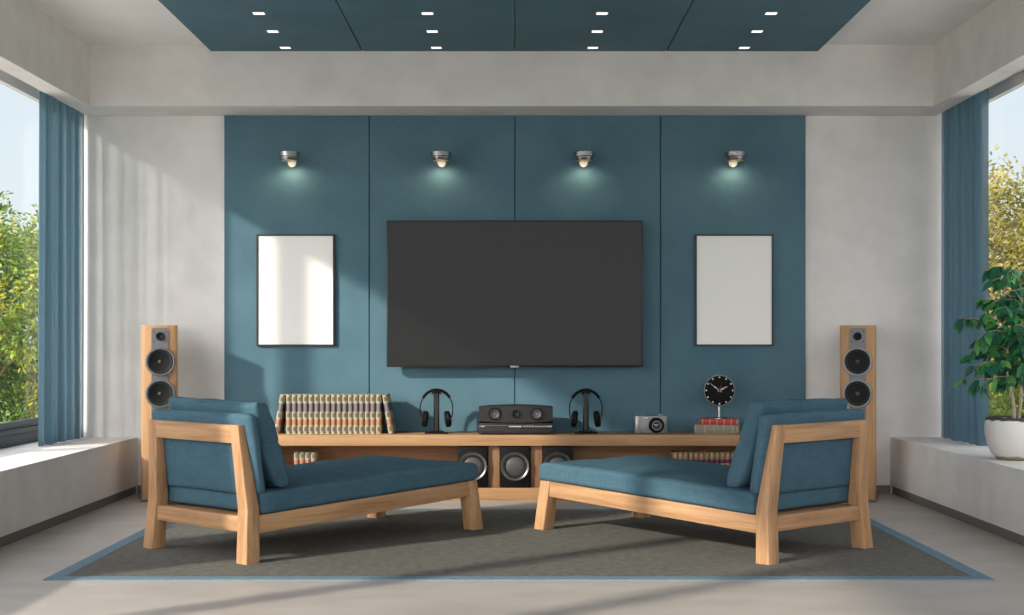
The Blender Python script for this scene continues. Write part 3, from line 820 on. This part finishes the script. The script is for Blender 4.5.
b = new(); bx(b, -.060, -.035, .012, .035, .118, .122, bev=.001); bx(b, .05, .075, .012, .035, .118, .124, bev=.001); obj('top_buttons', b, 'cam_grip', t)
b = new(); tube(b, [(-.104, .02, .098), (-.113, .016, .098), (-.113, .004, .098), (-.104, .006, .098)], .0025, 8); obj('strap_lug', b, 'chrome', t)

# ------------------------------------------------------------------ headphones on stands
def make_headphones(x, lab_s, lab_h):
    y = 8.375
    t = thing('headphone_stand', lab_s, 'headphone stand', (x, y, ZT), group='black headphone stands')
    b = new()
    bx(b, -.074, .074, -.050, .050, 0, .009, bev=.003); bx(b, -.045, .045, -.035, .035, .009, .017, bev=.003)
    obj('base', b, 'black', t)
    b = new(); bx(b, -.0185, .0185, -.012, .012, .014, .268, bev=.004); obj('column', b, 'black_gloss', t)
    b = new(); bx(b, -.0105, .0105, -.0145, -.0115, .02, .26); bx(b, -.003, .003, -.0155, -.014, .10, .145); obj('inlay_strip', b, 'charcoal', t)
    b = new()
    b2 = new(); n = 12
    arc = [(.040*math.sin(a), .040*math.cos(a)-.040) for a in [(-.9 + 1.8*k/n) for k in range(n+1)]]
    poly = arc + [(p[0]*.9, p[1]-.012) for p in arc[::-1]]
    prism(b, poly, -.022, .022, mat=T(0, 0, .276) @ Rx(PI/2)); obj('cradle', b, 'black', t)
    h = thing('headphones', lab_h, 'headphones', (x, y, ZT), group='black headphones on stands')
    zt = .279
    # headband: arch
    R1, zc_ = .095, .279-.095
    b = new(); pts = []
    for k in range(25):
        a = math.radians(-62 + 124*k/24); pts.append((R1*math.sin(a)*1.02, 0, zc_ + (R1+.002)*math.cos(a)))
    tube(b, pts, .0100, 10, flat=(.95, 1.7)); obj('headband', b, 'black_soft', h)
    for s in (-1, 1):
        b = new(); a = math.radians(60)
        p0 = Vector((s*R1*math.sin(a)*1.02, 0, zc_+R1*math.cos(a)))
        tube(b, [p0, (s*.0985, 0, .205), (s*.1055, 0, .170), (s*.104, 0, .130), (s*.0985, 0, .105)], .0050, 8, flat=(.8, 2.0)); obj('slider_arm', b, 'charcoal', h)
        mt = T(s*.074, 0, .094) @ Ry(s*math.radians(90-7))
        b = new(); lathe(b, [(0, -.004), (.030, -.006), (.043, 0), (.046, .007), (.042, .013), (.030, .019), (.012, .023), (0, .023)], 30, mt @ Matrix.Scale(1.18, 4, (1, 0, 0))); e_ = obj('ear_cup', b, 'black', h)
        b = new(); lathe(b, [(.018, -.004), (.022, -.017), (.034, -.020), (.043, -.015), (.046, -.006), (.043, .001), (.030, .002)], 30, mt @ Matrix.Scale(1.18, 4, (1, 0, 0))); obj('ear_pad', b, 'black_soft', e_)
        b = new(); lathe(b, [(.0235, .0195), (.0275, .019), (.0275, .021), (.0235, .022), (.0235, .0195)], 30, mt); obj('trim_ring', b, plain('ring_bronze', (0.30, 0.26, 0.22), 0.3, metal=0.9), e_)
make_headphones(-.500, 'black headphone stand left of the amplifier, beside the books', 'black headphones hanging left of the amplifier, beside the books')
make_headphones(.463, 'black headphone stand right of the amplifier, toward the camera', 'black headphones hanging right of the amplifier, toward the camera')
for o in list(C.objects):
    if o.name.startswith('headphone') and 'toward the camera' in str(o.get('label', '')):
        o['label'] = o['label'].replace('toward the camera', 'on the bare middle of the sideboard')

# ------------------------------------------------------------------ amplifier and centre speaker
t = thing('amplifier', 'flat black amplifier with silver control strip under the centre speaker', 'amplifier', (0.012, 8.245, ZT))
b = new(); bx(b, -.238, .236, .004, .300, .006, .044, bev=.003); bx(b, -.234, .232, .010, .300, .044, .074, bev=.003); obj('body', b, 'charcoal', t)
b = new(); bx(b, -.236, .234, -.001, .012, .044, .060, bev=.002); fp_ = obj('front_strip', b, plain('strip_grey', (0.18, 0.18, 0.18), 0.3, metal=0.7), t)
b = new(); bx(b, -.232, .230, -.003, .004, .049, .0565); dp_ = obj('display', b, 'black_gloss', fp_, smooth=False)
b = new()
bx(b, -.045, .036, -.0045, -.002, .050, .056)
for k in range(9): bx(b, .048+.018*k, .058+.018*k, -.0045, -.002, .051, .0555)
bx(b, -.224, -.200, -.0045, -.002, .051, .0555); bx(b, .205, .226, -.0045, -.002, .050, .056)
obj('buttons', b, plain('button_silver', (0.45, 0.45, 0.43), 0.4, metal=0.3), fp_, smooth=False)
for x in (-.2, .2):
    for y in (.03, .27):
        b = new(); lathe(b, [(0, 0), (.014, 0), (.014, .007), (0, .007)], 16, T(x, y, 0)); obj('foot', b, 'black', t)
t = thing('centre_speaker', 'curved black centre speaker with two woofers on top of amplifier', 'speaker', (0.012, 8.242, ZT+.074))
b = new(); N = 20
front, top = [], []
def arch(x): return .104 + .012*(1-(x/.235)**2)
def bow(x): return .012*(x/.235)**2
def sag(x): return .010*(x/.235)**2
bb = bmesh.new(); cols = []
for k in range(N+1):
    x = -.235 + .47*k/N
    zt_, zb_, yf = arch(x), .000 + sag(x), bow(x)
    cols.append([bb.verts.new(p) for p in ((x, yf+.004, zb_), (x, yf, zb_+.004), (x, yf, zt_-.006), (x, yf+.006, zt_), (x, .235, zt_-.004), (x, .235, 0.0), (x, .05, 0.0))])
for a_, c_ in zip(cols, cols[1:]):
    n_ = len(a_)
    for k in range(n_): bb.faces.new([a_[k], c_[k], c_[(k+1) % n_], a_[(k+1) % n_]])
bb.faces.new(cols[0]); bb.faces.new(cols[-1][::-1]); bmesh.ops.recalc_face_normals(bb, faces=bb.faces)
merge(b, bb); obj('body', b, 'charcoal', t)
def driver(parent, x, y, z, r, ring='steel_ring', cone='rubber', name='woofer', rw=.12, sc=1.0, capm='cone_grey'):
    mt = T(x, y, z) @ FRONT; e = .006 + .006*sc
    b = new(); lathe(b, [(r*1.0, 0), (r*1.0, e*.6), (r*.97, e), (r*(1-rw*.5), e*1.05), (r*(1-rw), e), (r*(1-rw), 0.001)], 56, mt); o = obj(name, b, ring, parent)
    b = new(); lathe(b, [(r*(1-rw)+.0004, e*.8), (r*(.96-rw), e*.98), (r*(.88-rw), e*.98), (r*(.80-rw), e*.7)], 56, mt); obj('surround', b, 'rubber2', o)
    b = new(); lathe(b, [(r*(.80-rw)+.0004, e*.7), (r*.20, .0012), (0, .001)], 56, mt); obj('cone', b, cone, o)
    b = new(); lathe(b, [(r*.13, .001), (r*.12, e*.35), (r*.07, e*.5), (0, e*.55)], 32, mt); obj('dust_cap', b, capm, o)
    return o
driver(t, -.135, .0035, .060, .040, ring='black_gloss', cone='cone_grey', capm='sub_ring', rw=.10)
driver(t, .131, .0035, .060, .040, ring='black_gloss', cone='cone_grey', capm='sub_ring', rw=.10)
driver(t, -.002, -.001, .060, .026, ring='black_gloss', name='tweeter', rw=.14)

# ------------------------------------------------------------------ three subwoofers in the sideboard
def subwoofer(x, lab):
    t = thing('subwoofer', lab, 'speaker', (x, 8.247, .080), group='black subwoofers inside the sideboard')
    b = new(); bx(b, -.094, .094, .004, .26, 0, .262, bev=.004); obj('cabinet', b, 'black', t)
    mt = T(0, .004, .136) @ FRONT
    b = new(); lathe(b, [(.092, -.002), (.092, .006), (.088, .011), (.080, .009), (.074, .004), (.072, 0)], 56, mt); r_ = obj('ring', b, 'sub_ring', t)
    b = new(); lathe(b, [(.0725, .001), (.068, .006), (.062, .005), (.060, .001)], 56, mt); obj('surround', b, 'rubber2', r_)
    b = new(); lathe(b, [(.0585, .001), (.052, .004), (.030, .007), (0, .009)], 56, mt); obj('cone', b, 'cone_grey', r_)
    return t
s0 = subwoofer(-.262, 'black subwoofer with grey round cone, left one in sideboard, partly behind lounger')
dup(s0, (.007, 8.247, .080), label='black subwoofer with grey round cone, fully visible between the two loungers')
dup(s0, (.278, 8.247, .080), label='black subwoofer with grey round cone, right one in sideboard, partly behind lounger')

# ------------------------------------------------------------------ floor standing speakers
def tower(loc, rz, lab, s):
    t = thing('floor_speaker', lab, 'speaker', loc, rz, 'oak tower speakers')
    hw, dp, h = .112, .30, 1.112
    b = new()
    poly = [(-hw+.030, 0), (hw-.030, 0), (hw-.006, .012), (hw, .035), (hw-.012, dp*.6), (hw-.05, dp), (-hw+.05, dp), (-hw+.012, dp*.6), (-hw, .035), (-hw+.006, .012)]
    prism(b, poly, .018, h, bev=.004); obj('cabinet', b, 'spk_z', t, ang=25)
    b = new(); bx(b, -hw-.002, hw+.002, .012, dp, .006, .020, bev=.004); obj('plinth', b, 'foot', t)
    for x in (-hw+.01, hw-.01):
        for y in (.03, dp-.03):
            b = new(); lathe(b, [(0, 0), (.006, 0), (.014, .007), (0, .007)], 14, T(x, y, 0)); obj('spike_foot', b, 'chrome', t)
    # metal baffle plate
    b = new(); zt = h-.012; r = .050; pl = []
    def halfc(cx, cz, r_, a0, a1, n=14): return [(cx + r_*math.cos(math.radians(a0+(a1-a0)*k/n)), cz + r_*math.sin(math.radians(a0+(a1-a0)*k/n))) for k in range(n+1)]
    pl = halfc(.036-.0, zt-.02, .016, 0, 90, 6) + halfc(-.036, zt-.02, .016, 90, 180, 6) + [(-.052, .500), (.052, .500)]
    pl = [(x, z) for x, z in pl]
    prism(b, pl, 0, .006, mat=Matrix(((1, 0, 0, 0), (0, 0, -1, 0.001), (0, 1, 0, 0), (0, 0, 0, 1)))); pt = obj('baffle_plate', b, 'plate', t)
    for z in (.883, .682): driver(t, 0, -.006, z, .091, rw=.13, sc=1.8, capm='cone_grey')
    driver(t, 0, -.006, 1.042, .026, ring='black', name='tweeter', rw=.2, sc=.6, capm='black_gloss')
    b = new()
    for (x, z) in ((-.036, 1.072), (.036, 1.072), (-.036, 1.010), (.036, 1.010), (-.036, .52), (.036, .52)):
        lathe(b, [(0, 0), (.004, 0), (.004, .002), (0, .002)], 10, T(x, -.006, z) @ FRONT)
    obj('screws', b, 'rubber2', pt)
    return t
tower((-2.228, 8.166, 0), math.radians(19), 'tall oak tower speaker standing behind the left lounger', 1)
tower((2.162, 8.166, 0), math.radians(-18), 'tall oak tower speaker standing behind the right lounger', 1)

# ------------------------------------------------------------------ curtains and tracks
for s, side in ((-1, 'left'), (1, 'right')):
    b = new(); bb = bmesh.new()
    ny, nz = 170, 26; ya, yb_ = (7.80, 8.602) if s < 0 else (7.83, 8.602); grid = []
    xc = 2.858 if s < 0 else 2.836
    rnd = random.Random(5 if s < 0 else 8)
    ph = [rnd.uniform(0, 6.28) for _ in range(4)]
    for i in range(ny+1):
        k = i/ny; col = []
        for j in range(nz+1):
            z = .378 + (2.598-.378)*j/nz
            q = 1-j/nz
            fold = math.sin(2*PI*6.3*k + ph[0] + .5*math.sin(3*k*PI+ph[1])) 
            sharp = fold*.75 + .25*math.copysign(abs(fold)**.4, fold)
            amp = .029 + .006*math.sin(2*PI*2.1*k+ph[2]) 
            x = xc + sharp*amp + .006*q*math.sin(2*PI*3*k+ph[3]+q*1.5)
            y = ya + (yb_-ya)*k + .016*math.cos(2*PI*6.3*k+ph[0]) - .018*q*(1-k)
            col.append(bb.verts.new((s*x, y, z)))
        grid.append(col)
    for i in range(ny):
        for j in range(nz): bb.faces.new([grid[i][j], grid[i+1][j], grid[i+1][j+1], grid[i][j+1]])
    merge(b, bb)
    t = thing('curtain', 'long blue curtain gathered at the %s window, bottom resting on the ledge' % side, 'curtain', (0, 0, 0))
    o = obj('drape', b, 'curtain', t, ang=80)
    # root at its foot
    t.location = (s*2.868, 8.24, .376); o.location = (-s*2.868, -8.24, -.376)
    b = new(); xs = sorted((s*2.845, s*2.90)); bx(b, xs[0], xs[1], .7, 8.62, 2.603, 2.619)
    tag(obj('curtain_track', b, 'track', smooth=False), 'dark slim curtain track in the slot above the %s window' % side, 'curtain track')

# ------------------------------------------------------------------ potted plant
px_, py_, pz_ = 2.690, 6.91, .375
t = thing('potted_plant', 'leafy green houseplant in a white pot with dark rim on ledge', 'plant', (px_, py_, pz_))
b = new()
prof = [(0, 0), (.088, 0), (.096, .006), (.126, .04), (.147, .085), (.157, .135), (.158, .180), (.152, .222), (.147, .229), (.141, .226), (.143, .201), (.0, .199)]
lathe(b, prof, 56); obj('pot', b, 'pot', t)
b = new(); lathe(b, [(0, .208), (.08, .210), (.142, .203), (.142, .195), (0, .195)], 36); obj('soil', b, 'soil', t)
rnd = random.Random(21)
b = new(); lb = bmesh.new()
lay = lb.verts.layers.float.new('tint')
def leaf(lb, lay, base, d, ln, wd, nrm, tint, droop=.25, segs=3, cup=.12):
    d = d.normalized(); s = d.cross(nrm)
    if s.length < 1e-4: s = d.cross(Vector((1, 0, 0)))
    s.normalize(); n = s.cross(d).normalized()
    prev = None; shape = [(0, .08), (.3, .92), (.6, .9), (.85, .45), (1.0, .0)] if segs >= 3 else [(0, .15), (.5, 1.0), (1.0, .0)]
    rows = []
    for k, w_ in shape:
        c = base + d*ln*k - n*(droop*ln*k*k)
        hw = wd/2*w_
        vs = [c - s*hw + n*(cup*hw), c, c + s*hw + n*(cup*hw)] if w_ > 0 else [c]
        r = []
        for p in vs:
            v = lb.verts.new(p); v[lay] = tint; r.append(v)
        rows.append(r)
    for a_, c_ in zip(rows, rows[1:]):
        if len(c_) == 3:
            lb.faces.new([a_[0], a_[1], c_[1], c_[0]]); lb.faces.new([a_[1], a_[2], c_[2], c_[1]])
        else:
            lb.faces.new([a_[0], a_[1], c_[0]]); lb.faces.new([a_[1], a_[2], c_[0]])
trunk = [Vector((-.005, 0, .20)), Vector((-.015, 0, .33)), Vector((-.045, .01, .48)), Vector((-.035, 0, .62)), Vector((-.06, 0, .84)), Vector((-.06, .01, 1.10))]
tube(b, trunk, [.012, .011, .009, .007, .005, .003], 10)
tr2 = [Vector((.02, .01, .20)), Vector((.04, .02, .36)), Vector((.02, .04, .52)), Vector((.06, .03, .74)), Vector((.03, .04, 1.02))]
tube(b, tr2, [.010, .009, .007, .005, .003], 10)
for k in range(74):
    tk = trunk if k % 2 == 0 else tr2
    f = .30 + .69*rnd.random(); i = min(int(f*(len(tk)-1)), len(tk)-2); fr = f*(len(tk)-1)-i
    base = tk[i].lerp(tk[i+1], fr)
    a = rnd.uniform(0, 2*PI); hgt = base.z
    ln = (.14 + .20*rnd.random())*(1.0 if hgt < .72 else .62)
    dirv = Vector((math.cos(a), math.sin(a), rnd.uniform(.35, .9) if hgt > .45 else rnd.uniform(.3, .7))).normalized()
    pts = [base]; p = base.copy(); dv = dirv.copy()
    for q in range(5):
        dv = (dv + Vector((rnd.uniform(-.12, .12), rnd.uniform(-.12, .12), -.17))).normalized()
        p = p + dv*ln/5*1.15
        # stay clear of the pane and the curtain
        p.x = max(-.205, min(p.x, .30))
        pts.append(p.copy())
    tube(b, pts, [.0036, .003, .0026, .0022, .0018, .0012], 6)
    for q in range(1, 6):
        for rep in range(3):
            dd = (pts[q]-pts[q-1]).normalized()
            sd = Vector((rnd.uniform(-1, 1), rnd.uniform(-1, 1), rnd.uniform(-.8, .15)))
            ld = (dd*.6 + sd*.9 + Vector((0, 0, -.35)))
            l_ = rnd.uniform(.052, .092)
            bs = pts[q-1].lerp(pts[q], rnd.random())
            if bs.x + ld.normalized().x*l_ > .335 : continue
            nr = Vector((rnd.uniform(-.7, .5), rnd.uniform(-.9, .1), rnd.uniform(.2, 1)))
            leaf(lb, lay, bs, ld, l_, l_*rnd.uniform(.38, .5), nr, rnd.random()**1.2, droop=rnd.uniform(.05, .35))
obj('stems', b, 'stem', t)
bl = new(); merge(bl, lb)
fo = obj('foliage', bl, 'leaf_house', t, ang=60)

# ------------------------------------------------------------------ garden
b = new(); bx(b, -60, 60, -40, 90, -.35, -.20); o = struct('ground', b, 'grass', smooth=False)
b = new(); bx(b, -14, -XO, -25, 10.5, -.20, -.14); bx(b, XO, 14, -25, 10.5, -.20, -.14); bx(b, -XO, XO, -25, YF-.15, -.20, -.14)  # unseen pale paving, added to bounce light up into the room
struct('bounce_paving', b, noisy('bounce_stone', (0.68, 0.65, 0.62), (0.76, 0.73, 0.70), nscale=3, rough=0.9, bump=0.2), smooth=False)
def make_tree(lab, mat, loc, seed, rx=1.9, rz_=1.55, nl=64000, top=2.6, size=.060, group=None):
    t = thing('garden_tree', lab, 'tree', loc, 0, group)
    rnd = random.Random(seed)
    b = new()
    tube(b, [(0, 0, -.22), (.03, 0, .3), (-.02, .03, .9), (.04, 0, top-.6)], [.10, .08, .06, .02], 10)
    blobs = []
    for k in range(60):
        a = rnd.uniform(0, 2*PI); el = math.asin(rnd.uniform(-.95, .95)); q = rnd.uniform(.55, .9)
        c = Vector((rx*q*math.cos(a)*math.cos(el), rx*q*math.sin(a)*math.cos(el)*.8, top*.5 - .02 + (top*.5+.1)*q*math.sin(el)))
        blobs.append((c, rnd.uniform(.32, .55), rnd.random()))
    for c, r, _ in blobs[:26]:
        tube(b, [(0, 0, c.z*.5), Vector((c.x*.5, c.y*.5, c.z*.72)), c], [.03, .02, .008], 6)
    obj('trunk', b, 'bark', t)
    lb = bmesh.new(); lay = lb.verts.layers.float.new('tint')
    for k in range(nl):
        c, r, tn_ = blobs[k % len(blobs)]
        d = Vector((rnd.gauss(0, 1), rnd.gauss(0, 1), rnd.gauss(0, 1))).normalized()
        # twigs: clumps of leaves along a lumpy shell
        lump = 1 + .28*noise.noise(c*3 + d*3.2)
        p = c + d*r*lump*rnd.uniform(.55, 1.06)
        if p.z < -.18: continue
        ld = d + Vector((rnd.uniform(-.8, .8), rnd.uniform(-.8, .8), rnd.uniform(-.9, .7)))
        tn2 = .45*rnd.random() + .45*(.5+.9*noise.noise(p*2.3 + Vector((seed, 0, 0)))) + .1*tn_
        leaf(lb, lay, p, ld, size*rnd.uniform(.7, 1.3), size*.42, Vector((rnd.uniform(-1, 1), rnd.uniform(-1, 1), rnd.uniform(-.3, 1))), max(0, min(1, tn2)), segs=2)
    bl = new(); merge(bl, lb); o = obj('foliage', bl, mat, t, smooth=False)
    return t
g1 = make_tree('leafy green tree outside the left window, nearest the curtain', 'leaf_green', (-5.4, 13.6, 0), 1, top=2.5)
g2 = make_tree('golden leafed tree outside the right window, nearest the curtain', 'leaf_gold', (5.45, 13.6, 0), 2, top=2.82)
dup(g1, (-9.7, 14.4, 0), (0, 0, 2.2), 'leafy green tree farther outside the left window')
dup(g2, (9.8, 14.8, 0), (0, 0, 1.2), 'golden leafed tree farther outside the right window')
make_tree('low green shrub outside the right window, in front of the golden tree', 'leaf_green', (4.75, 11.3, 0), 5, rx=.85, nl=14000, top=1.05)
